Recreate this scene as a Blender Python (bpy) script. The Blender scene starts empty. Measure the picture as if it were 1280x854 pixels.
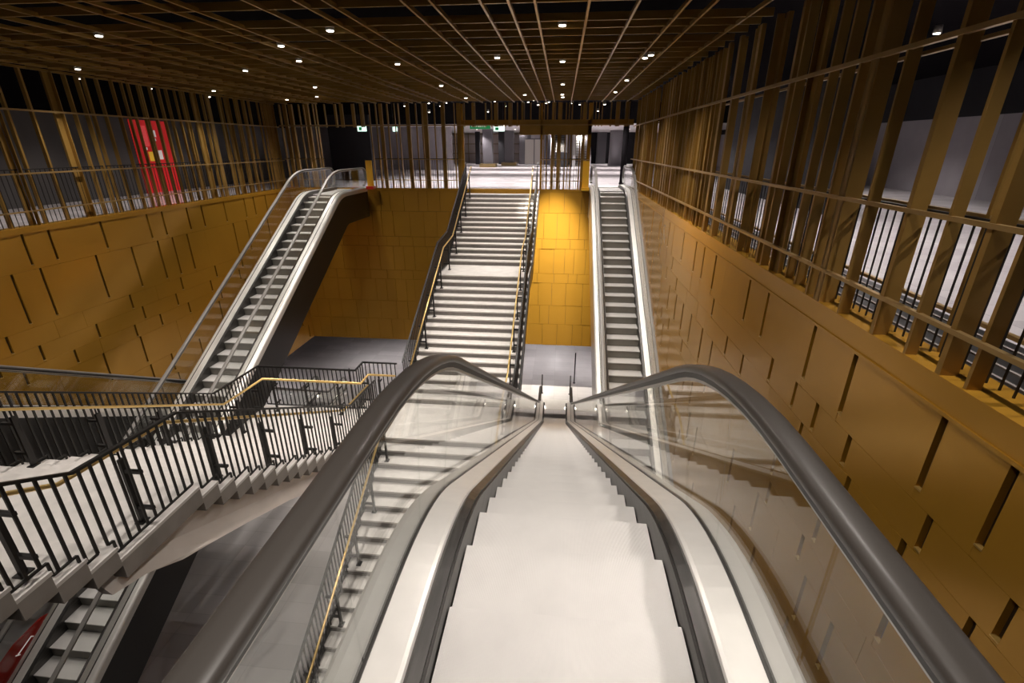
import bpy, math, random
from mathutils import Vector
R = random.Random(7)
C = bpy.context.scene.collection
SC = bpy.context.scene
# ------------------------------------------------------------------ materials
def mat(name, col, rough=.5, metal=0., noise=0., nscale=8., bump=0., bscale=60., emit=None, estr=0., spec=None, stretch=None, alpha_glass=False):
    m = bpy.data.materials.new(name); m.use_nodes = True
    nt = m.node_tree; b = nt.nodes['Principled BSDF']
    b.inputs['Base Color'].default_value = (*col, 1)
    b.inputs['Roughness'].default_value = rough
    b.inputs['Metallic'].default_value = metal
    if spec is not None: b.inputs['Specular IOR Level'].default_value = spec
    if noise or bump:
        tc = nt.nodes.new('ShaderNodeTexCoord'); mp = nt.nodes.new('ShaderNodeMapping')
        nt.links.new(tc.outputs['Object'], mp.inputs['Vector'])
        if stretch: mp.inputs['Scale'].default_value = stretch
    if noise:
        n = nt.nodes.new('ShaderNodeTexNoise'); n.inputs['Scale'].default_value = nscale; n.inputs['Detail'].default_value = 5
        nt.links.new(mp.outputs[0], n.inputs['Vector'])
        r = nt.nodes.new('ShaderNodeValToRGB'); nt.links.new(n.outputs['Fac'], r.inputs[0])
        r.color_ramp.elements[0].position = .3; r.color_ramp.elements[1].position = .7
        r.color_ramp.elements[0].color = (*[c*(1-noise) for c in col], 1)
        r.color_ramp.elements[1].color = (*[min(1, c*(1+noise)) for c in col], 1)
        nt.links.new(r.outputs[0], b.inputs['Base Color'])
    if bump:
        n2 = nt.nodes.new('ShaderNodeTexNoise'); n2.inputs['Scale'].default_value = bscale
        nt.links.new(mp.outputs[0], n2.inputs['Vector'])
        bp = nt.nodes.new('ShaderNodeBump'); bp.inputs['Strength'].default_value = bump; bp.inputs['Distance'].default_value = .01
        nt.links.new(n2.outputs['Fac'], bp.inputs['Height']); nt.links.new(bp.outputs[0], b.inputs['Normal'])
    if emit:
        b.inputs['Emission Color'].default_value = (*emit, 1); b.inputs['Emission Strength'].default_value = estr
    return m
def glass_mat(name, tint, fac=1.0, ior=1.5):
    m = bpy.data.materials.new(name); m.use_nodes = True; nt = m.node_tree
    for n in list(nt.nodes): nt.nodes.remove(n)
    o = nt.nodes.new('ShaderNodeOutputMaterial'); mx = nt.nodes.new('ShaderNodeMixShader')
    t = nt.nodes.new('ShaderNodeBsdfTransparent'); t.inputs[0].default_value = (*tint, 1)
    g = nt.nodes.new('ShaderNodeBsdfGlossy'); g.inputs['Roughness'].default_value = .02; g.inputs[0].default_value = (1, 1, 1, 1)
    ge = nt.nodes.new('ShaderNodeNewGeometry'); dp = nt.nodes.new('ShaderNodeVectorMath'); dp.operation = 'DOT_PRODUCT'
    nt.links.new(ge.outputs['Normal'], dp.inputs[0]); nt.links.new(ge.outputs['Incoming'], dp.inputs[1])
    def mth(op, a, b=None):
        n = nt.nodes.new('ShaderNodeMath'); n.operation = op
        for i, q in enumerate((a, b)):
            if q is None: continue
            if isinstance(q, (int, float)): n.inputs[i].default_value = q
            else: nt.links.new(q, n.inputs[i])
        return n.outputs[0]
    sch = mth('ADD', mth('MULTIPLY', mth('POWER', mth('SUBTRACT', 1., mth('ABSOLUTE', dp.outputs['Value'])), 5.), .9), .035)
    nt.links.new(sch, mx.inputs[0]); nt.links.new(t.outputs[0], mx.inputs[1]); nt.links.new(g.outputs[0], mx.inputs[2])
    nt.links.new(mx.outputs[0], o.inputs[0]); return m
def grooved(name, col, rough, metal, scale, axis=0, depth=.6):
    m = mat(name, col, rough, metal, noise=.06, nscale=3.)
    nt = m.node_tree; b = nt.nodes['Principled BSDF']
    tc = nt.nodes.new('ShaderNodeTexCoord'); w = nt.nodes.new('ShaderNodeTexWave')
    w.wave_type = 'BANDS'; w.bands_direction = 'X' if axis == 0 else 'Z'; w.inputs['Scale'].default_value = scale
    nt.links.new(tc.outputs['Object'], w.inputs['Vector'])
    bp = nt.nodes.new('ShaderNodeBump'); bp.inputs['Strength'].default_value = depth; bp.inputs['Distance'].default_value = .003
    nt.links.new(w.outputs['Color'], bp.inputs['Height']); nt.links.new(bp.outputs[0], b.inputs['Normal'])
    return m
def tiled(name, col, rough, bw, bh, gap=.006, dark=.75, noise=.1, offs=0.):
    m = mat(name, col, rough)
    nt = m.node_tree; b = nt.nodes['Principled BSDF']
    tc = nt.nodes.new('ShaderNodeTexCoord'); br = nt.nodes.new('ShaderNodeTexBrick')
    nt.links.new(tc.outputs['Object'], br.inputs['Vector'])
    br.offset = offs; br.inputs['Scale'].default_value = 1; br.inputs['Mortar Size'].default_value = gap
    br.inputs['Brick Width'].default_value = bw; br.inputs['Row Height'].default_value = bh
    br.inputs['Color1'].default_value = (*[c*(1-noise) for c in col], 1); br.inputs['Color2'].default_value = (*[min(1, c*(1+noise)) for c in col], 1)
    br.inputs['Mortar'].default_value = (*[c*dark for c in col], 1)
    n = nt.nodes.new('ShaderNodeTexNoise'); n.inputs['Scale'].default_value = 1.3; n.inputs['Detail'].default_value = 6
    nt.links.new(tc.outputs['Object'], n.inputs['Vector'])
    mr = nt.nodes.new('ShaderNodeMapRange'); mr.inputs['To Min'].default_value = .82; mr.inputs['To Max'].default_value = 1.12
    nt.links.new(n.outputs['Fac'], mr.inputs['Value'])
    mx = nt.nodes.new('ShaderNodeMix'); mx.data_type = 'RGBA'; mx.blend_type = 'MULTIPLY'; mx.inputs[0].default_value = 1
    nt.links.new(br.outputs['Color'], mx.inputs[6]); nt.links.new(mr.outputs[0], mx.inputs[7]); nt.links.new(mx.outputs[2], b.inputs['Base Color'])
    return m
M = {}
M['gold'] = mat('gold_panel', (.52, .265, .03), .24, .38, noise=.05, nscale=.7)
M['gold_fin'] = mat('gold_fin', (.35, .205, .05), .36, .5, noise=.08, nscale=3)
M['gold_bar'] = mat('gold_rail', (.45, .30, .12), .35, .7)
M['slot'] = mat('dark_slot', (.05, .028, .01), .7)
M['glint'] = mat('slot_glint', (.62, .40, .12), .3, .6)  # brighter gold, a painted highlight for the slot feet
M['brass'] = mat('brass', (.76, .53, .20), .3, .75)
M['stone'] = mat('pale_stone', (.66, .62, .585), .45, 0, noise=.10, nscale=4)
M['riser'] = mat('grey_riser', (.20, .18, .165), .5, 0, noise=.12, nscale=9)
M['stringer'] = mat('grey_concrete', (.27, .24, .215), .6, 0, noise=.15, nscale=3)
M['plaster'] = mat('beige_plaster', (.88, .79, .72), .7, 0, noise=.05, nscale=2)
M['tile'] = tiled('lavender_tile', (.60, .56, .575), .22, 1.2, .6)
M['tile_low'] = tiled('lavender_tile_low', (.56, .53, .525), .28, 1.2, .6)
M['greywall'] = tiled('grey_wall', (.33, .305, .325), .6, 1.6, 3.2, gap=.01, noise=.12)
M['darkwall'] = mat('charcoal_wall', (.020, .019, .022), .7, spec=.2)
M['dimwall'] = mat('dim_grey_wall', (.095, .09, .092), .7, noise=.25, nscale=.35)
M['black'] = mat('black_void', (.010, .009, .010), .9, spec=0.)
M['blackmetal'] = mat('black_metal', (.022, .02, .019), .42, .3)
M['truss'] = mat('black_cladding', (.016, .014, .013), .32, .2)
M['steel'] = mat('brushed_steel', (.70, .675, .64), .36, .75, noise=.04, nscale=20, stretch=(1, .05, 1))
M['steel_lite'] = mat('satin_steel', (.80, .77, .73), .42, .45, noise=.03, nscale=8)
M['alu'] = mat('alu_profile', (.55, .53, .50), .3, .8)
M['rubber'] = mat('black_rubber', (.052, .045, .040), .36, 0, spec=.6)
M['rubber_grey'] = mat('grey_rubber', (.22, .205, .19), .38, 0)
M['skirt'] = mat('dark_skirt', (.075, .07, .066), .38, .5, noise=.3, nscale=30, stretch=(1, .1, 1))
M['brush'] = mat('black_brush', (.016, .015, .014), .9)
M['tread'] = grooved('step_tread', (.66, .635, .61), .42, .35, 55., depth=.25)
M['sriser_shaded'] = grooved('step_riser_shaded', (.24, .225, .20), .45, .35, 55., depth=.3)  # same metal as the treads, with the risers' shading put into the colour
M['glass'] = glass_mat('clear_glass', (.965, .975, .965))
M['lens'] = mat('lamp_lens', (1, 1, 1), .3, 0, emit=(1, .92, .8), estr=12.)
M['trimw'] = mat('lamp_trim', (.25, .23, .2), .4)
M['red'] = mat('poster_red', (.55, .015, .02), .45, emit=(.9, .03, .03), estr=.25)
M['redp'] = mat('poster_pink', (.85, .08, .10), .45, emit=(1, .1, .1), estr=.35)
M['yellow'] = mat('poster_yellow', (.85, .55, .05), .45, emit=(1, .6, .05), estr=.3)
M['white'] = mat('poster_white', (.85, .8, .78), .5, emit=(1, .9, .85), estr=.3)
M['orange'] = mat('barrier_orange', (.80, .42, .03), .4)
M['redpaint'] = mat('red_paint', (.50, .022, .012), .35)
M['green'] = mat('sign_green', (.01, .20, .07), .4, emit=(.01, .5, .15), estr=.25)
M['signlit'] = mat('sign_lit', (.75, .95, .85), .4, emit=(.7, 1, .85), estr=1.6)
M['column'] = mat('grey_column', (.085, .08, .09), .4)
M['column2'] = mat('light_grey_column', (.22, .21, .23), .4)
M['pink'] = mat('pink_wall', (.48, .41, .385), .5, noise=.1, nscale=1)
M['bronze'] = mat('bronze_base', (.22, .16, .07), .4, .5)
M['ceilw'] = mat('pale_ceiling', (.70, .68, .68), .6)
# ------------------------------------------------------------------ mesh builder
class MB:
    def __init__(s): s.v = []; s.f = []; s.mi = []; s.sm = []
    def add(s, vs, fs, mi=0, smooth=False):
        o = len(s.v); s.v += [tuple(v) for v in vs]
        for f in fs: s.f.append(tuple(i+o for i in f)); s.mi.append(mi); s.sm.append(smooth)
    def box(s, x0, x1, y0, y1, z0, z1, mi=0):
        s.add([(x0,y0,z0),(x1,y0,z0),(x1,y1,z0),(x0,y1,z0),(x0,y0,z1),(x1,y0,z1),(x1,y1,z1),(x0,y1,z1)],
              [(0,3,2,1),(4,5,6,7),(0,1,5,4),(1,2,6,5),(2,3,7,6),(3,0,4,7)], mi)
    def sweep(s, path, cs, mi=0, smooth=False, closed=True):
        """path: list of (y,z,ny,nz); cs: closed polygon of (x,d) with d along the normal"""
        n = len(cs); o = len(s.v)
        for (y, z, ny, nz) in path:
            for (x, d) in cs: s.v.append((x, y+ny*d, z+nz*d))
        for i in range(len(path)-1):
            for j in range(n):
                a = o+i*n+j; b = o+i*n+(j+1) % n
                s.f.append((a, b, b+n, a+n)); s.mi.append(mi); s.sm.append(smooth)
        s.f.append(tuple(o+j for j in range(n))[::-1]); s.mi.append(mi); s.sm.append(False)
        e = o+(len(path)-1)*n
        s.f.append(tuple(e+j for j in range(n))); s.mi.append(mi); s.sm.append(False)
    def tube(s, pts, r, n=8, mi=0, flat=None):
        """round (or flat=(w,h)) bar along a polyline"""
        pts = [Vector(p) for p in pts]; o = len(s.v); k = len(pts)
        if flat: w, h = flat; prof = [(-w/2,-h/2),(w/2,-h/2),(w/2,h/2),(-w/2,h/2)]
        else: prof = [(r*math.cos(2*math.pi*j/n), r*math.sin(2*math.pi*j/n)) for j in range(n)]
        m = len(prof)
        for i, p in enumerate(pts):
            d0 = (pts[i]-pts[i-1]).normalized() if i else (pts[1]-pts[0]).normalized()
            d1 = (pts[i+1]-pts[i]).normalized() if i < k-1 else d0
            t = (d0+d1)
            t = t.normalized() if t.length > 1e-6 else d0
            up = Vector((0, 0, 1)) if abs(t.z) < .95 else Vector((0, 1, 0))
            a = t.cross(up).normalized(); b = a.cross(t).normalized()
            c = max(.35, t.dot(d1)); 
            for (u, w2) in prof: s.v.append(tuple(p+a*u+b*(w2/c)))
        for i in range(k-1):
            for j in range(m):
                A = o+i*m+j; B = o+i*m+(j+1) % m
                s.f.append((A, A+m, B+m, B)); s.mi.append(mi); s.sm.append(not flat)
        s.f.append(tuple(o+j for j in range(m))); s.mi.append(mi); s.sm.append(False)
        s.f.append(tuple(o+(k-1)*m+j for j in range(m))[::-1]); s.mi.append(mi); s.sm.append(False)
    def cyl(s, x, y, z0, z1, r, n=16, mi=0, r1=None):
        r1 = r if r1 is None else r1; o = len(s.v)
        for zz, rr in ((z0, r), (z1, r1)):
            for j in range(n): s.v.append((x+rr*math.cos(2*math.pi*j/n), y+rr*math.sin(2*math.pi*j/n), zz))
        for j in range(n):
            a, b = o+j, o+(j+1) % n; s.f.append((a, b, b+n, a+n)); s.mi.append(mi); s.sm.append(True)
        s.f.append(tuple(o+j for j in range(n))[::-1]); s.mi.append(mi); s.sm.append(False)
        s.f.append(tuple(o+n+j for j in range(n))); s.mi.append(mi); s.sm.append(False)
    def poly_prism(s, yz, x0, x1, mi=0):
        n = len(yz); s.add([(x0, y, z) for y, z in yz]+[(x1, y, z) for y, z in yz],
            [tuple(range(n)), tuple(range(2*n-1, n-1, -1))]+[(j, j+n, (j+1) % n+n, (j+1) % n) for j in range(n)], mi)
    def build(s, name, mats, parent=None, loc=(0, 0, 0)):
        me = bpy.data.meshes.new(name); me.from_pydata(s.v, [], s.f)
        for m in (mats if isinstance(mats, (list, tuple)) else [mats]): me.materials.append(m)
        me.polygons.foreach_set('material_index', s.mi); me.polygons.foreach_set('use_smooth', s.sm)
        import bmesh
        bm = bmesh.new(); bm.from_mesh(me); bmesh.ops.recalc_face_normals(bm, faces=bm.faces); bm.to_mesh(me); bm.free()
        me.update()
        o = bpy.data.objects.new(name, me); C.objects.link(o); o.location = loc
        if parent: o.parent = parent
        return o
def empty(name, loc=(0, 0, 0)):
    o = bpy.data.objects.new(name, None); o.location = loc; o.empty_display_size = .2; C.objects.link(o); return o
def tag(o, label=None, cat=None, group=None, kind=None):
    if label: o['label'] = label
    if cat: o['category'] = cat
    if group: o['group'] = group
    if kind: o['kind'] = kind
    return o
def boxobj(name, dims, m, parent=None, loc=(0, 0, 0)):
    b = MB(); b.box(*dims); return b.build(name, m, parent, loc)
def copyof(o, loc, parent=None, name=None):
    c = o.copy(); C.objects.link(c); c.location = loc; c.parent = parent
    return c
# ------------------------------------------------------------------ dimensions (z = 0 is the upper floor)
XR, XL, YF, YB = 2.85, -12.45, 22.0, -.9        # hall void limits
ZL, ZS, ZC = -10., -7.35, 3.42                   # lower floor, soffit, grid underside
# ------------------------------------------------------------------ setting: floors
def struct(o, label=None): o['kind'] = 'structure'; return o
f = MB()
f.box(-22, XL-.25, -6, 60, -.4, 0); f.box(XR+.35, 15, -6, 60, -.4, 0)
f.box(XL-.25, 1.12, YF+.25, 60, -.4, 0); f.box(1.12, XR+.35, 24.0, 60, -.4, 0); f.box(XL-.25, XR+.35, -6, YB, -.4, 0)
struct(f.build('floor', M['tile']))
f = MB(); f.box(-22, 8, -6, 36, ZL-.3, ZL); struct(f.build('floor_lower', M['tile_low']))
# slab edge of the near end
struct(boxobj('trim_1', (XL, XR, YB-.3, YB, -1.0, -.02), M['stringer']))
# dark slab above the grid
f = MB(); f.box(-22, 15, -6, 34, 4.3, 4.5); struct(f.build('ceiling', M['black']))
f = MB(); f.box(-22, 15, 34, 60, 3.15, 3.3); struct(f.build('ceiling_far', M['ceilw']))
struct(boxobj('trim_2', (-22, 15, 33.8, 34, 3.1, 4.3), M['black']))
# soffit of lower concourse
f = MB(); f.box(-22, XL-.3, -6, 36, ZS+.02, ZS+.25); f.box(XL-.3, 8, YF+.3, 36, ZS+.02, ZS+.25); struct(f.build('ceiling_lower', M['ceilw']))
# ------------------------------------------------------------------ gold clad walls
def clad(name, L, axis, pos, face, rows, u0, u1, wmin, wmax, slotp, fixed=None, seed=1):
    """axis 'Y': wall runs along Y at X=pos facing +/-X ; axis 'X': runs along X at Y=pos facing -Y"""
    r = random.Random(seed); b = MB()
    def bx(ua, ub, da, db, z0, z1, mi):
        d0, d1 = sorted((pos+face*da, pos+face*db))
        if axis == 'Y': b.box(d0, d1, ua, ub, z0, z1, mi)
        else: b.box(ua, ub, d0, d1, z0, z1, mi)
    bx(u0, u1, -.25, -.05, rows[-1], rows[0]+.07, 1)
    for k in range(len(rows)-1):
        zt, zb = rows[k], rows[k+1]
        edges = [u0]
        fx = sorted(fixed.get(k, [])) if fixed else []
        u = u0
        while True:
            nxt = u + r.uniform(wmin, wmax)
            c = [q for q in fx if u+.12 < q < u+wmax*1.25]
            if c: nxt = c[0]
            if nxt > u1-.2: break
            edges.append(nxt); u = nxt
        edges.append(u1)
        for i in range(len(edges)-1):
            a, c = edges[i], edges[i+1]
            isf = any(abs(c-q) < 1e-6 for q in fx)
            g = .065 if (isf or r.random() < slotp) else .006
            off = r.uniform(0, .02 if axis == 'X' else .005); sg = .012 if axis == 'X' else .004; hg = .005 if axis == 'X' else .0015
            if g > .02 and i < len(edges)-2:
                bx(a, c-g, -.05, off, zb+hg, zt-hg, 0)
                h = (zt-zb)
                bx(c-g, c, -.05, off-.002, zb+.004, zb+.10 if h > .6 else zb+.03, 0)   # closed foot of the slot
                bx(c-g, c, -.03, off+.004, zb+.10 if h > .6 else zb+.03, (zb+.10 if h > .6 else zb+.03)+.012, 2)  # bright sliver at the slot foot: fold highlight put into the colour
            else: bx(a, c-sg, -.05, off, zb+hg, zt-hg, 0)
    return struct(b.build(name, [M['gold'], M['slot'], M['glint']]))
rows_r = [-.08, -.83, -1.19, -1.55, -2.3, -2.66, -3.4, -4.15, -4.5, -5.25, -5.6, -6.4, -7.1, -7.5, -8.3, -9.1, -10.]
clad('wall_right', None, 'Y', XR, -1, rows_r, YB, YF, .55, 1.25, .6,
     {0: [2.77, 3.36, 4.51, 5.3, 6.6, 7.3], 1: [2.44, 3.17, 4.26, 4.89, 5.4, 6.1], 2: [5.08, 4.1, 3.3, 2.6]}, 11)
rows_l = [-.14, -.97, -2.27, -2.72, -3.15, -3.55, -4.5, -5.2, -5.9, -6.6, -7.35]
clad('wall_left', None, 'Y', XL, 1, rows_l, YB, YF, .6, 1.7, .75,
     {0: [10.12, 10.74, 12.17, 13.74, 14.33, 15.4, 16.1], 1: [10.25, 11.74, 13.88, 12.9], 2: [9.0]}, 5)
rows_f = [-.10, -1.0, -2.15, -2.6, -3.75, -4.2, -5.3, -6.25, -7.35]
clad('wall_far', None, 'X', YF, -1, rows_f, XL, XR, .4, .85, .0, None, 9)
# top ledges
for nm, d in (('trim_3', (XR-.006, XR+.35, YB, YF, -.045, .17)), ('trim_6', (XR-.022, XR+.02, YB, YF, -.075, -.045)), ('trim_4', (XL-.25, XL+.02, YB, YF, -.14, -.0)), ('trim_5', (XL, XR, YF-.02, YF+.25, -.10, 0.))):
    struct(boxobj(nm, d, M['gold']))
struct(boxobj('floor_strip', (XR+.35, 4.35, YB, YF, 0, .004), M['blackmetal']))
for k in range(5): struct(boxobj('trim_%d' % (7+k), (3.36+k*.2, 3.39+k*.2, YB, YF, .004, .02), M['stringer']))
# corridor and concourse walls
struct(boxobj('wall_corridor_left', (-16.8, -16.5, -6, 30, 0, 2.75), M['dimwall']))
struct(boxobj('wall_upper_left', (-16.85, -16.55, -6, 30, 2.75, 4.3), M['black']))
struct(boxobj('wall_corridor_right', (14.6, 14.9, -6, 60, 0, 2.75), M['greywall']))
struct(boxobj('wall_upper_right', (14.5, 14.8, -6, 60, 2.75, 4.3), M['darkwall']))
struct(boxobj('wall_back', (-22, 15, -6.3, -6, 0, 4.3), M['darkwall']))
struct(boxobj('wall_hall', (-22, 15, 58, 58.3, 0, 3.2), M['pink']))
struct(boxobj('wall_hall_left', (-12.6, -10.3, 27, 27.3, 0, 3.3), M['darkwall'])); struct(boxobj('wall_hall_grey', (-22, -8.7, 40, 40.3, 0, 3.15), M['greywall']))
struct(boxobj('wall_lower_far', (-22, 8, 33, 33.3, ZL, ZS), M['greywall']))
struct(boxobj('wall_lower_left', (-17.3, -17, -6, 33, ZL, ZS), M['greywall']))
struct(boxobj('wall_lower_near', (-22, 8, -6.3, -6, ZL, 0), M['darkwall']))
# dark service block in the right corridor
struct(boxobj('wall_corridor_block', (7.2, 7.5, 13.5, 24, 0, 3.6), M['darkwall']))

# ------------------------------------------------------------------ ceiling grid
r = random.Random(21)
gx = [-3.39, -3.03, -2.07, -1.72, -1.1, -.75, -.42, .26, .88, 1.5, 1.84, 2.5]
x = -3.39; alt = [.62, .95, .35, .7, .36, .98, .6]
i = 0
while x > XL+.5:
    x -= alt[i % 7]; gx.append(x); i += 1
gx = sorted(gx)
gy = [7.23, 8.24, 8.71, 9.24, 9.91, 10.45, 10.87, 11.53, 12.06, 12.77, 13.3, 13.71, 14.25, 14.8, 15.5, 16.31, 16.8, 17.4, 17.92, 18.6, 19.1, 19.5, 20.2, 20.8, 21.3]
y = 7.23
while y > -4: y -= r.choice([.45, .6, .9, .55, 1.0]); gy.append(y)
gy = sorted(gy)
grid = empty('ceiling_grid', (0, 0, ZC)); tag(grid, 'golden open ceiling grid of crossing fins under a black void', 'ceiling grid')
for x in gx: boxobj('lengthwise_fin', (x-.016, x+.016, -4.2, 21.95, 0, .055), M['gold_fin'], grid)
for y in gy: boxobj('crosswise_fin', (XL, XR, y-.014, y+.014, .015, .115), M['gold_fin'], grid)
# ------------------------------------------------------------------ downlights in the grid
lens_mb = MB(); lens_mb.cyl(0, 0, 0, .012, .05, 14)
trim_mb = MB(); trim_mb.cyl(0, 0, .012, .14, .068, 14, r1=.06)
LAB = {'void': 'small round white downlight glowing among the golden ceiling grid fins',
       'cor_l': 'small white downlight in the dark corridor ceiling behind the left fin screen',
       'cor_r': 'small white downlight in the dark corridor ceiling behind the right fin screen',
       'far': 'tiny white spotlight in the black ceiling beyond the far fin screen',
       'low': 'round white downlight in the pale soffit of the lower concourse'}
GRP = {'void': 'ceiling grid downlights', 'cor_l': 'left corridor downlights', 'cor_r': 'right corridor downlights', 'far': 'far hall spotlights', 'low': 'lower concourse downlights'}
proto = {}
def downlight(x, y, z, key):
    if not proto:
        root = empty('downlight', (x, y, z)); proto['l'] = lens_mb.build('lens', M['lens'], root); proto['t'] = trim_mb.build('housing', M['trimw'], root)
    else:
        root = empty('downlight', (x, y, z))
        for q in ('l', 't'):
            c = proto[q].copy(); C.objects.link(c); c.parent = root
    tag(root, LAB[key], 'downlight', GRP[key]); return root
def spot(x, y, z, w, ang=120, aim=None, col=(1, .925, .85), size=.05, blend=.6, name='spot_light'):
    l = bpy.data.lights.new(name, 'SPOT'); l.energy = w; l.spot_size = math.radians(ang); l.spot_blend = blend; l.color = col; l.shadow_soft_size = size
    o = bpy.data.objects.new(name, l); C.objects.link(o); o.location = (x, y, z)
    d = Vector(aim if aim else (x, y, z-1)) - Vector((x, y, z)); o.rotation_euler = d.to_track_quat('-Z', 'Y').to_euler()
    return o
def snap(v, arr):
    best = None
    for a, b in zip(arr, arr[1:]):
        c = (a+b)/2
        if b-a > .3 and (best is None or abs(c-v) < abs(best-v)): best = c
    return best
VOIDW, CORW, FARW, LOWW = 540, 300, 1050, 500
VL = [(-.09, 8.25), (-.1, 12), (-.05, 16), (-.05, 19.7), (1.71, 10.94), (1.75, 15.1), (1.73, 18.5), (-1.45, 18.7), (-1.46, 11.1), (-3.9, 8.46), (-5.5, 11.2),
      (-3.8, 12.07), (-7.54, 16), (-3.87, 16.2), (-3.76, 19.8), (-9.0, 19.0), (-7.58, 8.36), (-7.62, 12.26), (-11.2, 16.3), (-11.26, 11.9), (-5.36, 9.57), (-10.7, 20.1),
      (1.73, 3.1), (-.08, 4.6), (-3.85, 4.6), (-7.6, 4.6), (-11.2, 7.9), (-11.2, 4.2), (-.08, .9), (-3.85, .9)]  # first one here hangs out of view, added to brighten the near right fins
for (x, y) in VL:
    xs, ys = snap(x, gx), snap(y, gy)
    downlight(xs, ys, ZC-.002, 'void'); spot(xs, ys, ZC-.012, VOIDW*(.45 if (x, y) == (1.73, 3.1) else .8 if y < 5 else 1), 112, blend=.9)
for y in (2, 5.5, 9, 11.9, 14.8, 17.5, 20.5):
    downlight(-14.4, y, 3.6, 'cor_l'); spot(-14.4, y, 3.59, CORW*.6, 105, col=(1, .9, .82))
for x, y in ((4.95, 3.2), (4.95, 7.68), (6.54, 10.67), (4.84, 16.9), (5.2, 12.9), (5.2, 20.6), (10, 6), (11, 10.5), (10.5, 15.5), (11, 21)):
    downlight(x, y, 3.6, 'cor_r'); spot(x, y, 3.59, CORW*1.8, 125, col=(1, .92, .88))
for x in (-7.5, -4.2, -1.2, 1.8, 5.5):
    for y in (24.5, 29, 37, 45, 53):
        z = 3.5 if y < 34 else 3.1
        downlight(x, y, z, 'far'); spot(x, y, z-.01, FARW, 118, col=(1, .93, .90))
for i in range(34):
    downlight(R.uniform(-8, 2.6), R.uniform(24, 33), R.uniform(3.9, 4.25), 'far')
for x, y in ((-10.2, 24.5), (-7, 26), (-3.5, 24.8), (-.5, 26), (2.2, 24.5), (-14.5, 20), (-6, 30), (0, 30)):
    downlight(x, y, ZS-.01, 'low'); spot(x, y, ZS-.03, LOWW*.35, 135, col=(1, .95, .95))
# ------------------------------------------------------------------ fin screens
def screen(name, label, axis, pos, out, u0, u1, fins, gaps, ztop, rails, bal_off, bal_sp, bal_zone=None):
    """fins: list of (u, width along wall, depth offset, depth)"""
    root = empty(name, (pos, (u0+u1)/2, 0) if axis == 'Y' else ((u0+u1)/2, pos, 0)); tag(root, label, 'fin screen')
    lx, ly, lz = root.location
    def bx(nm, ua, ub, da, db, z0, z1, m):
        d0, d1 = sorted((pos+out*da, pos+out*db))
        if axis == 'Y': return boxobj(nm, (d0-lx, d1-lx, ua-ly, ub-ly, z0, z1), m, root)
        return boxobj(nm, (ua-lx, ub-lx, d0-ly, d1-ly, z0, z1), m, root)
    for (u, w, d0, dep, z0) in fins: bx('fin', u-w/2, u+w/2, d0, d0+dep, z0, ztop, M['gold_fin'])
    for (z, h, dd) in rails:
        for (a, b) in gaps: bx('rail', a, b, -.015+dd, .03+dd, z-h/2, z+h/2, M['gold_bar'])
    us = []
    for (a, b) in (bal_zone or gaps):
        u = a+.06
        while u < b: us.append(u); u += bal_sp
    us.sort()
    mb = MB()
    for k, u in enumerate(us):
        if k < 100: bx('baluster', u-.006, u+.006, bal_off, bal_off+.012, .0, 1.24, M['blackmetal'])
        else:
            d0, d1 = sorted((pos+out*bal_off, pos+out*(bal_off+.012)))
            if axis == 'Y': mb.box(d0-lx, d1-lx, u-.006-ly, u+.006-ly, 0, 1.24)
            else: mb.box(u-.006-lx, u+.006-lx, d0-ly, d1-ly, 0, 1.24)
    if mb.v: tag(mb.build('baluster_run', M['blackmetal'], root), kind='stuff')
    for (a, b) in gaps:
        bx('guard_rail', a, b, bal_off-.01, bal_off+.02, 1.235, 1.26, M['blackmetal'])
    return root
def mkfins(u0, u1, seed, dens=1., wide=.3):
    r = random.Random(seed); out = []; u = u0+.05
    while u < u1:
        k = r.random()
        if k < wide: out.append((u, r.uniform(.09, .16), r.uniform(.0, .12), .06, 0.)); out.append((u+.09, .02, .02, r.uniform(.08, .14), 0.)); u += .14
        elif k < .75: out.append((u, .035, r.uniform(0, .1), r.uniform(.06, .13), 0.))
        else: out.append((u, .05, r.uniform(.16, .26), .09, 0.))
        u += r.choice([.17, .24, .33, .5, .28])/dens
    return out
# right screen: the near fins are measured
rf = []
for (u, w, d0, dep) in [(2.72, .045, 0, .14), (3.10, .03, .3, .07), (3.30, .03, .02, .10), (3.54, .05, 0, .13), (3.92, .03, 0, .09), (3.99, .03, .31, .07),
                        (4.38, .05, 0, .13), (4.72, .03, .31, .07), (4.96, .025, 0, .11), (5.36, .03, .0, .16), (5.46, .03, .0, .16), (5.41, .1, .0, .02), (5.66, .035, 0, .16)]:
    rf.append((u, w, d0, dep, 0.))
rf += mkfins(6.05, 10.5, 33, 1.0, .25) + mkfins(10.6, 21.9, 44, 1.6, .3) + [(1.7, .035, 0, .3, 0), (1.1, .14, 0, .06, 0), (.4, .035, 0, .3, 0)]
screen('fin_screen', 'tall golden fin screen standing on the right wall ledge', 'Y', XR, 1, YB, YF-.05, rf, [(YB, YF-.05)], ZC+.02,
       [(1.26, .035, 0), (.51, .035, 0), (2.52, .04, 0), (.51, .03, .33), (1.26, .03, .33), (2.52, .03, .33)], .24, .115)
lf = mkfins(YB, 21.9, 5, .95, .3)
screen('fin_screen', 'tall golden fin screen standing on the left wall ledge', 'Y', XL, -1, YB, YF-.05, lf, [(YB, YF-.05)], ZC+.02,
       [(1.16, .035, 0), (.33, .03, 0), (2.53, .04, 0)], .10, .115)
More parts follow.
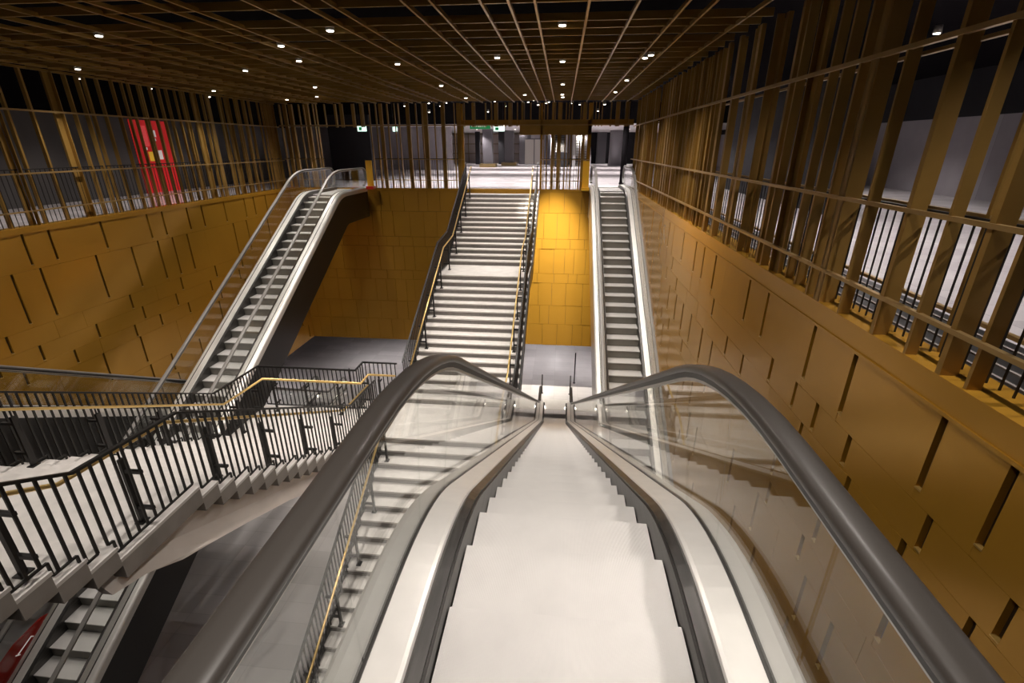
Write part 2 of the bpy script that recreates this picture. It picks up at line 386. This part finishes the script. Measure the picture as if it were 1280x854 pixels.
# far screen with openings for left escalator, stairs, right escalator
ff = [q for q in mkfins(XL, XR, 17, 1.35, .3)]
far_f = []
for (u, w, d0, dep, z0) in ff:
    op = (-10.6 < u < -8.55) or (-4.3 < u < -.95) or (1.15 < u < XR)
    far_f.append((u, w, d0, dep, 2.52 if op else 0.))
screen('fin_screen', 'golden fin screen across the far end above the stair openings', 'X', YF, 1, XL, XR, far_f, [(XL, -10.6), (-8.3, -4.3), (-.95, 1.1)], ZC+.02,
       [(1.22, .03, 0), (.36, .025, 0)], .12, .115)
lint = empty('lintel_beam', (0, YF+.1, 2.2)); tag(lint, 'deep golden lintel beam over the far stair and right escalator openings', 'beam')
boxobj('beam_face', (-1.85, 1.15, -.07, .1, .0, .58), M['gold_fin'], lint)
boxobj('beam_face', (-4.3, -1.85, -.05, .1, .40, .58), M['gold'], lint)
boxobj('beam_face', (1.15, XR, -.05, .1, .36, .58), M['gold'], lint)
boxobj('jamb_post', (1.0, 1.15, -.07, .1, -2.2, 1.2), M['gold'], lint); boxobj('jamb_post', (-4.36, -4.26, -.07, .1, -2.2, 1.2), M['gold'], lint); boxobj('jamb_post', (-.97, -.88, -.07, .1, -2.2, 1.2), M['gold'], lint)
boxobj('rail', (XL, XR, -.13, -.085, .36, .41), M['gold_bar'], lint)
# ------------------------------------------------------------------ escalators
T30 = math.tan(math.radians(30))
def epath(rise, top_len, bot_len, Rt=1.9, Rb=1.9):
    """profile from the top end to the bottom end in local (u = distance away from the top knee, z), with unit normal; u grows as it descends"""
    ub = rise/T30; a = math.radians(30); tt = Rt*math.tan(a/2); tb = Rb*math.tan(a/2); pts = []
    n = int(top_len/.4)
    for i in range(n+1): pts.append((-top_len+(top_len-tt)*i/n, 0, 0, 1))
    for i in range(1, 9):
        t = a*i/8; pts.append((-tt+Rt*math.sin(t), -Rt*(1-math.cos(t)), math.sin(t), math.cos(t)))
    u0, z0 = tt*math.cos(a), -tt*math.sin(a); u1, z1 = ub-tb*math.cos(a), -rise+tb*math.sin(a); n = int((u1-u0)/.6)
    for i in range(1, n+1): pts.append((u0+(u1-u0)*i/n, z0+(z1-z0)*i/n, math.sin(a), math.cos(a)))
    cx, cz = ub+tb, -rise+Rb
    for i in range(1, 9):
        t = a*(1-i/8); pts.append((cx-Rb*math.sin(t), cz-Rb*math.cos(t), math.sin(t), math.cos(t)))
    for i in range(1, 5): pts.append((ub+tb+(bot_len-tb)*i/4, -rise, 0, 1))
    return pts
def zat(path, u):
    for p, q in zip(path, path[1:]):
        if p[0] <= u <= q[0]: return p[1]+(q[1]-p[1])*(u-p[0])/(q[0]-p[0])
    return path[0][1] if u < path[0][0] else path[-1][1]
def escalator(label, xc, yk, sgn, ztop, rise, phase, clad_m, hand_m, top_len=2.7, bot_len=1.7, trim=0, clad_top=None):
    root = empty('escalator', (xc, yk, ztop)); tag(root, label, 'escalator')
    P0 = epath(rise, top_len, bot_len)
    W = lambda path: [(sgn*u, z, sgn*nu, nz) for (u, z, nu, nz) in path]
    P = W(P0)
    # steps
    st = MB(); d = .40
    if True:
        # nosing at local y=0, tread runs towards the upper side (-u)
        a, b = sorted((0, -sgn*d)); a2, b2 = sorted((-sgn*.012, -sgn*d))
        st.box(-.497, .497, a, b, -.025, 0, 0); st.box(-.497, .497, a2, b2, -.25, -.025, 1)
    u = -top_len+.7+phase; first = None; ub = rise/T30
    while u < ub+bot_len-.5:
        z = zat(P0, u)
        if first is None: first = st.build('step', [M['tread'], M['sriser_shaded']], root, (0, sgn*u, z))
        else: copyof(first, (0, sgn*u, z), root)
        u += .4
    # comb plates
    for (ua, uc, z) in ((-top_len-.5, -top_len+.32, 0), (ub+bot_len-.52, ub+bot_len+.5, -rise)):
        y0, y1 = sorted((sgn*ua, sgn*uc)); boxobj('comb_plate', (-.62, .62, y0, y1, z-.03, z+.012), M['steel_lite'], root)
    for s in (-1, 1):
        yl = sgn*(ub+bot_len-.35); lm = MB(); lm.box(s*.49-.008, s*.49+.008, yl-.05, yl+.05, -rise+.03, -rise+.075); lm.build('comb_lamp', M['lens'], root)
        m = MB(); m.sweep(P, [(s*.503, -.35), (s*.515, -.35), (s*.515, .085), (s*.503, .085)]); m.build('skirt', M['skirt'], root)
        m = MB(); m.sweep(P, [(s*.515, .02), (s*.57, -.1), (s*.575, .10), (s*.56, .115), (s*.515, .10)])
        m.build('skirt_brush', M['skirt'], root)
        m = MB(); m.sweep(P, [(s*.575, -.05), (s*.722, -.05), (s*.722, .122), (s*.60, .112), (s*.582, .108), (s*.575, .10)]); m.build('inner_deck', M['steel_lite'], root)
        m = MB(); m.sweep(P, [(s*.722, -.02), (s*.744, -.02), (s*.744, .129), (s*.722, .129)]); m.build('glass_gasket', M['skirt'], root)
        m = MB(); m.sweep(P, [(s*.744, -.06), (s*.885, -.06), (s*.885, .045), (s*.877, .075), (s*.855, .098), (s*.82, .112), (s*.744, .122)]); m.build('outer_deck', M['steel_lite'], root)
        # glass in panels
        seg = 4; i = 0
        while i < len(P)-1:
            j = min(i+seg, len(P)-1); a, b = P[i], P[j]
            pp = [list(q) for q in P[i:j+1]]
            if i:  # leave a narrow joint
                q, q2 = P[i], P[i+1]; t = .03; pp[0] = [q[k]+(q2[k]-q[k])*t for k in range(4)]
            m = MB(); m.sweep(pp, [(s*.729, .13), (s*.738, .13), (s*.738, .87), (s*.729, .87)]); m.build('glass_panel', M['glass'], root)
            i = j
        m = MB(); m.sweep(P, [(s*.722, .855), (s*.745, .855), (s*.745, .874), (s*.722, .874)]); m.build('handrail_profile', M['alu'], root)
        m = MB(); m.sweep(P, [(s*.712, .874), (s*.755, .874), (s*.762, .912), (s*.705, .912)]); m.build('handrail_guide', M['blackmetal'], root)
        # handrail with a turn down at both ends
        hp = []
        rr = .36; e = P[0]
        for k in range(9):
            t = math.pi*(1-k/8); hp.append((e[0]-sgn*rr*math.sin(t), e[1]+.92-rr+rr*math.cos(t)*1.0, -sgn*math.sin(t), math.cos(t)))
        hp = hp[:-1]
        for q in P: hp.append((q[0]+q[2]*.92, q[1]+q[3]*.92, q[2], q[3]))
        e = P[-1]
        for k in range(1, 9):
            t = math.pi*k/8; hp.append((e[0]+sgn*rr*math.sin(t), e[1]+.92-rr+rr*math.cos(t), sgn*math.sin(t), math.cos(t)))
        c = s*.745; m = MB()
        m.sweep(hp, [(c-.03, -.016), (c-.03, -.008), (c+.03, -.008), (c+.03, -.016), (c+.046, -.014), (c+.053, .004), (c+.050, .020), (c+.040, .028), (c+.02, .031), (c-.02, .031), (c-.040, .028), (c-.050, .020), (c-.053, .004), (c-.046, -.014)], smooth=True)
        m.build('handrail', hand_m, root)
        # newel glass at the ends
        for q, dr in ((P[0], -sgn), (P[-1], sgn)):
            m = MB(); pts = [(q[0], q[1]+.13), (q[0], q[1]+.89)]+[(q[0]+dr*(rr-.02)*math.sin(math.pi*k/8), q[1]+.56+(rr-.03)*math.cos(math.pi*k/8)) for k in range(1, 9)]+[(q[0]+dr*.02, q[1]+.13)]
            m.poly_prism(pts, s*.729, s*.738); m.build('newel_glass', M['glass'], root)
    # cladding: two side panels and an underside
    Pc = [q for q in P]
    for s in (-1, 1):
        m = MB(); m.sweep(Pc, [(s*.86, -1.12), (s*.88, -1.12), (s*.88, -.06), (s*.86, -.06)]); m.build('side_cladding', clad_m, root)
    m = MB(); m.sweep(Pc, [(-.88, -1.14), (.88, -1.14), (.88, -1.12), (-.88, -1.12)]); m.build('underside_cladding', clad_m, root)
    return root
NEAR_K = 1.98
escalator('long escalator running down from the viewer with black rubber handrails and glass sides', .075, NEAR_K, 1, -.13, 9.87, .306, M['truss'], M['rubber'], top_len=2.3)
escalator('escalator against the left gold wall, seen behind the dark railing bars', -11.4, NEAR_K, 1, -.13, 9.87, .306, M['truss'], M['rubber_grey'], top_len=2.3)
escalator('escalator with black cladding rising to the upper floor at the far left', -9.5, 19.05-.13, -1, -.05+.0, 9.95, .0, M['truss'], M['rubber_grey'])
escalator('narrow far escalator to the right of the stairs, beside the right gold wall', 2.1-.02, 20.33+.48+.095, -1, .005, 10.0, .095+.08, M['alu'], M['rubber_grey'], top_len=2.6)
# ------------------------------------------------------------------ stairs
RS, TR = .158, .30
def step_part(root, x0, x1, y0, y1, z, nose, thick=.30, first=[None]):
    b = MB()
    a0, a1 = (y0-.02, y1) if nose < 0 else (y0, y1+.02)
    b.box(x0, x1, a0, a1, z-.04, z, 0)
    b.box(x0, x1, y0, y1, z-thick, z-.04, 1)
    return b
CX0, CX1 = -4.15, -1.0
st = empty('staircase', (-2.6, 9.7, ZL)); tag(st, 'wide central staircase of pale stone treads and dark risers climbing to the far hall', 'staircase')
ox, oy, oz = st.location
proto_s = None
center = []       # (y0, y1, z)
for k in range(1, 15): center.append((21.7-.3*k, 21.7-.3*(k-1), -RS*k))
L1 = -15*RS; center_l1 = (15.95, 17.5, L1)
for k in range(1, 16): center.append((15.95-.3*k, 15.95-.3*(k-1), L1-RS*k))
L2 = L1-16*RS
for k in range(1, 18): center.append((9.73-.3*k, 9.73-.3*(k-1), L2-RS*k))
L3 = L2-18*RS
r4 = (L3-ZL)/14
for k in range(1, 14): center.append((3.2-.3*k, 3.2-.3*(k-1), L3-r4*k))
for (y0, y1, z) in center:
    if proto_s is None:
        proto_s = step_part(st, CX0-ox, CX1-ox, 0, .3, 0, -1).build('step', [M['stone'], M['riser']], st, (0, y0-oy, z-oz))
    else: copyof(proto_s, (0, y0-oy, z-oz), st)
for (ya, yb, z, xa, xb) in ((15.95, 17.5, L1, CX0, CX1), (9.73, 11.45, L2, CX0, CX1), (3.2, 4.63, L3, CX0, CX1)):
    b = MB(); b.box(xa-ox, xb-ox, ya-.02-oy, yb-oy, z-.04-oz, z-oz, 0); b.box(xa-ox, xb-ox, ya-oy, yb-oy, z-.3-oz, z-.04-oz, 1); b.build('landing', [M['stone'], M['riser']], st)
# inclined stringers on both edges (dark plates)
for (xa, xb) in ((CX0-.05, CX0-.005), (CX1+.005, CX1+.05)):
    top = [(21.75, -.02), (17.5, L1+RS*.6), (15.95, L1+.06), (11.45, L2+RS*.6), (9.73, L2+.06), (4.63, L3+RS*.6), (3.2, L3+.06), (-.9, ZL+.1)]
    bot = [(-.9, ZL), (-.4, ZL), (3.2, L3-.42), (4.63, L3-.45), (9.73, L2-.42), (11.45, L2-.45), (15.95, L1-.42), (17.5, L1-.45), (21.75, -.5)]
    b = MB(); b.poly_prism([(y-oy, z-oz) for y, z in top+bot], xa-ox, xb-ox); b.build('stringer', M['blackmetal'], st)
# left stair
LX0, LX1 = -7.95, -4.55
LA = -2.35; RL = (LA-L2)/16; RU = -LA/15
ls = empty('staircase', (-6.2, 4, L2)); tag(ls, 'pale stone staircase on the left, behind black bar railings, with a stepped concrete edge', 'staircase')
ox2, oy2, oz2 = ls.location; pl = None
lefts = []
for k in range(1, 16): lefts.append((4.65+.3*(k-1), 4.65+.3*k, LA-RL*k))
for k in range(1, 15): lefts.append((3.45-.3*k, 3.45-.3*(k-1), LA+RU*k))
for (y0, y1, z) in lefts:
    if pl is None: pl = step_part(ls, LX0-ox2, LX1-ox2, 0, .3, 0, 1, .24).build('step', [M['stone'], M['stringer']], ls, (0, y0-oy2, z-oz2))
    else: copyof(pl, (0, y0-oy2, z-oz2), ls)
for (xa, xb, ya, yb, z) in ((LX0, LX1, 3.45, 4.65, LA), (LX0, CX0-.06, 9.15, 10.95, L2), (-5.25, CX0-.06, 10.95, 11.45, L2)):
    b = MB(); b.box(xa-ox2, xb-ox2, ya-oy2, yb-oy2, z-.04-oz2, z-oz2, 0); b.box(xa-ox2, xb-ox2, ya-oy2, yb-oy2, z-.26-oz2, z-.04-oz2, 1); b.build('landing', [M['stone'], M['stringer']], ls)
# plastered spandrel under its left edge
cur = [(3.30, -2.70), (3.71, -2.84), (4.18, -3.12), (4.77, -3.36), (5.47, -3.66), (6.45, -4.10), (7.57, -4.72), (8.6, -5.3), (9.6, -5.95)]
b = MB(); top_ = [(3.3, LA-.22), (3.6, LA-.22), (4.62, LA-.22), (6.2, LA-1.05), (7.7, LA-1.85), (9.1, L2-.22), (9.6, L2-.26)]
n_ = len(top_); m_ = len(cur)
vs = []
for dx in (0, -.12):
    vs += [(-4.74+dx-ox2, y-oy2, z-oz2) for y, z in top_] + [(-4.62+dx-ox2, y-oy2, z-oz2) for y, z in cur[::-1]]
t_ = n_+m_
b.add(vs, [tuple(range(t_)), tuple(range(2*t_-1, t_-1, -1))]+[(k, k+t_, (k+1) % t_+t_, (k+1) % t_) for k in range(t_)])
b.build('spandrel', M['plaster'], ls)
# ------------------------------------------------------------------ railings
def foot_z(steps, lands, y):
    for (y0, y1, z) in steps:
        if y0 <= y < y1: return z
    for (y0, y1, z) in lands:
        if y0 <= y < y1: return z
    return None
def railing(label, segs, inset, steps, lands, sp=.115, post_sp=1.05, hh=.95, top_h=1.1, xo=0, dense=True, zoff=0., cat='railing', brackets=True, handrail=True):
    """segs: list of 3D points on the floor line (nosing line); inset: (dx,dy) unit towards the walking side per segment"""
    root = empty('stair_railing', segs[0]); tag(root, label, cat); O = Vector(segs[0])
    top = [Vector(p)+Vector((0, 0, top_h)) for p in segs]
    m = MB(); m.tube([p-O for p in top], .02, flat=(.045, .03)); m.build('top_rail', M['blackmetal'], root)
    bal = None; nb = 0; extra = MB()
    hr = []; posts = []
    for i in range(len(segs)-1):
        A, B = Vector(segs[i]), Vector(segs[i+1]); L = Vector((B.x-A.x, B.y-A.y, 0)).length; dx, dy = inset[i]
        n = max(1, int(L/sp))
        foot = []
        for k in range(n):
            t = (k+.5)/n; p = A.lerp(B, t); lateral = abs(B.x-A.x) > abs(B.y-A.y)
            fz = None if lateral else foot_z(steps, lands, p.y)
            if fz is None: fz = p.z
            z1 = p.z+top_h-.015; z0 = fz+.085+zoff
            foot.append((p.x, p.y, z0))
            mm = MB(); mm.box(p.x-O.x-.009, p.x-O.x+.009, p.y-O.y-.014, p.y-O.y+.014, z0-O.z, z1-O.z)
            if nb < 100: mm.build('baluster', M['blackmetal'], root)
            else: extra.v, extra.f = extra.v, extra.f; extra.add(mm.v, mm.f)
            nb += 1
        # stepped foot bar
        zz = [foot[0]]
        for a, b2 in zip(foot, foot[1:]):
            if abs(a[2]-b2[2]) > .01:
                ym = ((a[0]+b2[0])/2, (a[1]+b2[1])/2); zz += [(ym[0], ym[1], a[2]), (ym[0], ym[1]+.001, b2[2])]
        zz.append(foot[-1])
        for a, b2 in zip(zz, zz[1:]):
            if (Vector(a)-Vector(b2)).length > .02: 
                mm = MB(); mm.tube([Vector(a)-O, Vector(b2)-O], .01, flat=(.022, .022)); extra.add(mm.v, mm.f)
        # posts with brackets carrying the brass handrail
        np_ = max(1, int(round(L/post_sp))); ins = Vector((dx, dy, 0))*.2
        for k in range(np_):
            t = (k+.5)/np_; p = A.lerp(B, t)
            fz = foot_z(steps, lands, p.y) if abs(B.y-A.y) > abs(B.x-A.x) else None
            if fz is None: fz = p.z
            q = p+ins; posts.append((q, p, fz))
        if hr == []: hr.append(A+ins+Vector((0, 0, hh)))
        if i+1 < len(segs)-1:
            nx, ny = inset[i+1]; hr.append(B+Vector((dx if dx else nx, dy if dy else ny, 0))*.2+Vector((0, 0, hh)))
        else: hr.append(B+ins+Vector((0, 0, hh)))
    if extra.v: e = extra.build('foot_bar', M['blackmetal'], root)
    for (q, p, fz) in posts:
        m = MB(); h = q.z+hh-.04
        m.box(q.x-.018-O.x, q.x+.018-O.x, q.y-.03-O.y, q.y+.03-O.y, fz-O.z, h-.08-O.z)
        m.box(q.x-.05-O.x, q.x+.05-O.x, q.y-.06-O.y, q.y+.06-O.y, fz-O.z, fz+.015-O.z)
        m.tube([Vector((q.x, q.y, h-.09))-O, Vector((q.x, q.y, h+.02))-O], .012, 6)
        po = m.build('post', M['blackmetal'], root)
        if brackets:
            for zb in (fz+.22, min(h-.12, fz+.72)):
                x0, x1 = sorted((q.x, p.x)); y0, y1 = sorted((q.y, p.y))
                bb = MB(); bb.box(x0-.012-O.x, x1+.012-O.x, y0-.02-O.y, y1+.02-O.y, zb-.02-O.z, zb+.02-O.z); bb.build('bracket', M['blackmetal'], po)
    if handrail:
        m = MB(); m.tube([p-O for p in hr], .024, 10); m.build('handrail', M['brass'], root)
    return root
cl = [center_l1, (9.73, 11.45, L2), (3.2, 4.63, L3)]
def nose_line(x, ys): return [(x, y, z) for y, z in ys]
up = [(21.7, .0), (17.45, L1+.14), (15.95, L1), (11.45, L2+.14), (9.73, L2), (4.63, L3+.14), (3.2, L3), (-.6, ZL+.3)]
railing('black bar railing with brass handrail along the right edge of the central staircase', nose_line(CX1-.04, up), [(-1, 0)]*7, center, cl)
railing('dark bar railing with brass handrail on the upper left edge of the central staircase', nose_line(CX0+.04, up[:4]), [(1, 0)]*3, center, cl)
railing('bar railing with brass handrail on the lower left of the central staircase, behind glass', nose_line(CX0+.04, up[4:]), [(1, 0)]*3, center, cl)
ll = [(3.45, 4.65, LA), (9.15, 10.95, L2), (10.95, 11.45, L2)]
railing('near black bar railing on the right edge of the left staircase', [(LX1-.025, YB, .05), (LX1-.025, 3.35, LA+.1), (LX1-.025, 4.65, LA), (LX1-.025, 9.15, L2+.1), (LX1-.025, 10.6, L2)], [(-1, 0)]*4, lefts, ll, sp=.118)
railing('far black bar railing with brass handrail around the left staircase and its lower landing',
        [(LX0+.06, YB, .05), (LX0+.06, 3.35, LA+.1), (LX0+.06, 4.65, LA), (LX0+.06, 9.15, L2+.1), (LX0+.06, 10.88, L2), (-5.2, 10.88, L2), (-5.2, 11.40, L2), (CX0-.1, 11.40, L2)],
        [(1, 0)]*4+[(0, -1), (1, 0), (0, -1)], lefts, ll, top_h=1.22)
# ------------------------------------------------------------------ small things
def post_thing(label, x, y, h):
    b = MB(); b.cyl(0, 0, 0, .02, .07, 16); b.cyl(0, 0, .02, h, .032, 14); b.cyl(0, 0, h, h+.012, .032, 14, r1=.02)
    o = b.build('barrier_post', M['blackmetal'], None, (x, y, ZL)); tag(o, label, 'post')
post_thing('dark slim post at the left of the lower end of the main escalator', -.62, 21.9, 1.05)
post_thing('dark slim post at the right of the lower end of the main escalator', .8, 21.9, 1.05)
post_thing('tall dark slim post standing alone on the lower floor by the far escalator', 1.05, 23.2, 1.75)
post_thing('dark post on the lower floor beyond the left landing railing', -9.6, 19.5, 2.1)
def barrier(label, x, y, fm='redpaint'):
    root = empty('barrier_board', (x, y, 0)); tag(root, label, 'barrier')
    boxobj('board', (-.14, .14, -.02, .02, .12, 1.18), M['orange'], root); boxobj('foot', (-.16, .16, -.18, .18, 0, .12), M[fm], root)
barrier('orange barrier board at the top of the far left escalator', -8.42, 21.6)
barrier('orange barrier board left of the top of the far right escalator', 1.0, 21.75, 'orange')
# red poster on the left corridor wall
pr = empty('poster', (-16.49, 19.4, 0)); tag(pr, 'red lit poster panel with yellow and white patches behind the left fin screen', 'poster')
boxobj('board', (-.0, .03, -.9, .9, .0, 2.7), M['red'], pr)
boxobj('pink_field', (.03, .042, -.55, -.2, 1.75, 2.5), M['redp'], pr); boxobj('yellow_field', (.03, .042, -.35, .1, 1.2, 1.55), M['yellow'], pr)
for (a, b_, c, d) in ((.0, .25, 2.1, 2.35), (.15, .35, 1.25, 1.6), (-.5, -.35, 1.62, 1.72), (.05, .2, 1.95, 2.05)):
    boxobj('white_mark', (.03, .044, a, b_, c, d), M['white'], pr)
# red sign low at the left
rs = empty('red_sign', (-10.95, 5.4, -7.2)); 
# signs of the far hall
def hang_sign(label, x, y, z, w, h, m, lit=None):
    root = empty('hanging_sign', (x, y, z)); tag(root, label, 'sign')
    boxobj('panel', (-w/2, w/2, -.03, .03, -h/2, h/2), m, root)
    for s in (-1, 1): boxobj('hanger', (s*w*.35-.008, s*w*.35+.008, -.008, .008, h/2, 4.3-z), M['blackmetal'], root)
    return root
s1 = hang_sign('long dark green direction sign with white lettering over the far stair top', -3.85, 24, 2.58, .95, .17, M['green'])
for i in range(9): boxobj('lettering', (-.40+i*.075, -.40+i*.075+R.choice([.03, .05]), -.04, -.03, -.01, .05), M['white'], s1)
s2 = hang_sign('lit white and green exit sign right of the dark green direction sign', -2.98, 24.1, 2.50, .5, .2, M['signlit'])
boxobj('pictogram', (-.18, -.02, -.042, -.03, -.06, .06), M['green'], s2)
s3 = hang_sign('lit white and green exit sign above the far left escalator top', -9.5, 24, 2.52, .42, .22, M['signlit'])
boxobj('pictogram', (-.14, .0, -.042, -.03, -.07, .07), M['green'], s3)
s4 = hang_sign('small lit white sign left of centre beyond the far screen', -7.9, 24, 2.5, .2, .2, M['signlit'])
# far hall columns
def column(label, x, y, w, h, m, base=True, rnd=False):
    root = empty('hall_column', (x, y, 0)); tag(root, label, 'column')
    b = MB()
    if rnd: b.cyl(0, 0, 0, h, w/2, 24)
    else: b.box(-w/2, w/2, -w/2, w/2, 0, h)
    b.build('shaft', m, root)
    if base: boxobj('base', (-w*.85, w*.85, -w*.85, w*.85, 0, .3), M['bronze'], root)
    else: boxobj('plinth', (-w*.52, w*.52, -w*.52, w*.52, 0, .08), m, root)
column('grey hall column with a bronze base box, left of the pair beyond the stair top', -6.7, 46, .85, 3.15, M['column'])
column('grey hall column with a bronze base box, right of the pair beyond the stair top', -5.2, 50, .85, 3.15, M['column'])
column('thin black column left of the based columns beyond the stair top', -8.8, 53, .45, 3.15, M['darkwall'], False)
column('thick black column between the two based grey columns beyond the stair top', -6.35, 54, .75, 3.15, M['darkwall'], False)
column('round grey column behind the top of the far right escalator', 5.0, 50, 1.25, 3.15, M['column2'], False, True)
column('slim black column beside the glass end of the far right escalator', 2.98, 25.5, .28, 4.3, M['black'], False, True)
# dark shopfront wall on the right of the far hall
struct(boxobj('wall_shop', (2.7, 9, 57, 57.3, 0, 3.15), M['darkwall'])); struct(boxobj('wall_shop_grey', (3.6, 4.6, 56.3, 56.9, 0, 3.15), M['column']))
lift = empty('lift_front', (-2.9, 53, 0)); tag(lift, 'grey metal lift front with pale door panels beyond the stair top', 'lift')
boxobj('surround', (-1.6, 1.6, 0, .3, 0, 3.1), M['column'], lift)
boxobj('door', (-1.0, -.1, -.04, 0, .05, 2.4), M['alu'], lift); boxobj('door', (.0, .9, -.04, 0, .05, 2.4), M['alu'], lift); boxobj('panel', (-.4, .5, -.05, 0, 2.5, 3.0), M['greywall'], lift)
# grid frame wall beyond
gw = empty('frame_partition', (-7, 57.6, 0)); tag(gw, 'pale partition with thin dark frame lines at the back of the far hall', 'partition')
boxobj('panel', (-6, 6, 0, .1, 0, 3.1), M['pink'], gw)
for i in range(11): boxobj('mullion', (-6+i*1.2-.04, -6+i*1.2+.04, -.06, 0, 0, 3.1), M['bronze'], gw)
for z in (1.0, 2.0, 3.0): boxobj('transom', (-6, 6, -.05, 0, z-.04, z+.04), M['bronze'], gw)
# distant escalators going up
def far_escalator(label, x, y):
    root = empty('distant_escalator', (x, y, 0)); tag(root, label, 'escalator')
    b = MB(); b.poly_prism([(0, 0), (.6, 0), (6.2, 3.1), (5.4, 3.1)], -.5, .5); 
    b.build('step_band', M['sriser_shaded'], root)
    sp_ = None
    for k in range(14):
        if sp_ is None: sp_ = boxobj('step', (-.5, .5, 0, .4, 0, .04), M['tread'], root, (0, .1+k*.38, .05+k*.22))
        else: copyof(sp_, (0, .1+k*.38, .05+k*.22), root)
    for s in (-1, 1):
        b = MB(); b.poly_prism([(-.4, 0), (-.4, .95), (.0, 1.0), (3.9, 3.1), (6.2, 3.1), (.6, -.0)], s*.72-.13, s*.72+.13); b.build('balustrade', M['ceilw'], root)
far_escalator('distant white sided escalator rising at the back of the far hall', 1.75, 48.5)
far_escalator('distant white sided escalator, further left and further back in the far hall', -.4, 50.5)
kiosk = empty('ticket_kiosk', (-.1, 47, 0)); tag(kiosk, 'low dark kiosk box standing below the distant escalators', 'kiosk')
boxobj('body', (-.55, .55, -.4, .4, 0, 1.2), M['darkwall'], kiosk); boxobj('top', (-.6, .6, -.45, .45, 1.2, 1.28), M['column'], kiosk)
bpy.data.objects.remove(rs)
# red fascia board low at the left with white marks
rp = empty('red_board', (-10.44, 5.2, ZL)); tag(rp, 'red painted board with white line marks at the lower left beside the escalator', 'board')
b = MB(); b.poly_prism([(y-5.2, z-ZL) for y, z in [(2.2, -9.3), (5.21, -7.52), (5.54, -7.38), (6.1, -7.33), (6.6, -7.55), (7.6, -8.6), (7.6, -10), (2.2, -10)]], -.03, .02); b.build('board', M['redpaint'], rp)
for pts in (((5.50, -7.62), (5.80, -7.50), (5.83, -7.54)), ((6.08, -7.42), (6.12, -7.60)), ((6.16, -7.45), (6.19, -7.55)), ((5.46, -7.60), (5.53, -7.66))):
    m = MB(); m.tube([(.022, y-5.2, z-ZL) for y, z in pts], .02, flat=(.012, .02)); m.build('white_mark', M['white'], rp)
# ------------------------------------------------------------------ light
w = bpy.data.worlds.new('World'); SC.world = w; w.use_nodes = True
w.node_tree.nodes['Background'].inputs[0].default_value = (1, .85, .7, 1); w.node_tree.nodes['Background'].inputs[1].default_value = .012
# accent spotlights mounted in the grid, aimed at the gold walls
downlight(-.1, 18.85, ZC-.006, 'void'); downlight(1.6, 11.5, ZC-.006, 'void')
spot(-.1, 18.85, ZC-.02, 15000, 40, aim=(-.45, 22, -3.9), col=(1, .93, .80), blend=1.)
spot(1.6, 11.5, ZC-.02, 250, 50, aim=(2.85, 12, -1.2), col=(1, .84, .55), blend=.8)
# ------------------------------------------------------------------ camera
cam = bpy.data.cameras.new('camera'); cam.sensor_width = 36; cam.lens = 600/1280*36; cam.clip_end = 200; cam.clip_start = .02
co = bpy.data.objects.new('camera', cam); C.objects.link(co); co.location = (0, 0, 1.75)
co.rotation_euler = (math.radians(90-22.13), 0, math.radians(5.643)); SC.camera = co
SC.view_settings.view_transform = 'Standard'; SC.view_settings.look = 'None'; SC.view_settings.gamma = 1; SC.view_settings.use_curve_mapping = False
SC.view_settings.exposure = 0
SC.cycles.use_denoising = True
SC.cycles.max_bounces = 8; SC.cycles.transparent_max_bounces = 24; SC.cycles.sample_clamp_indirect = 4; SC.cycles.caustics_reflective = False; SC.cycles.caustics_refractive = False
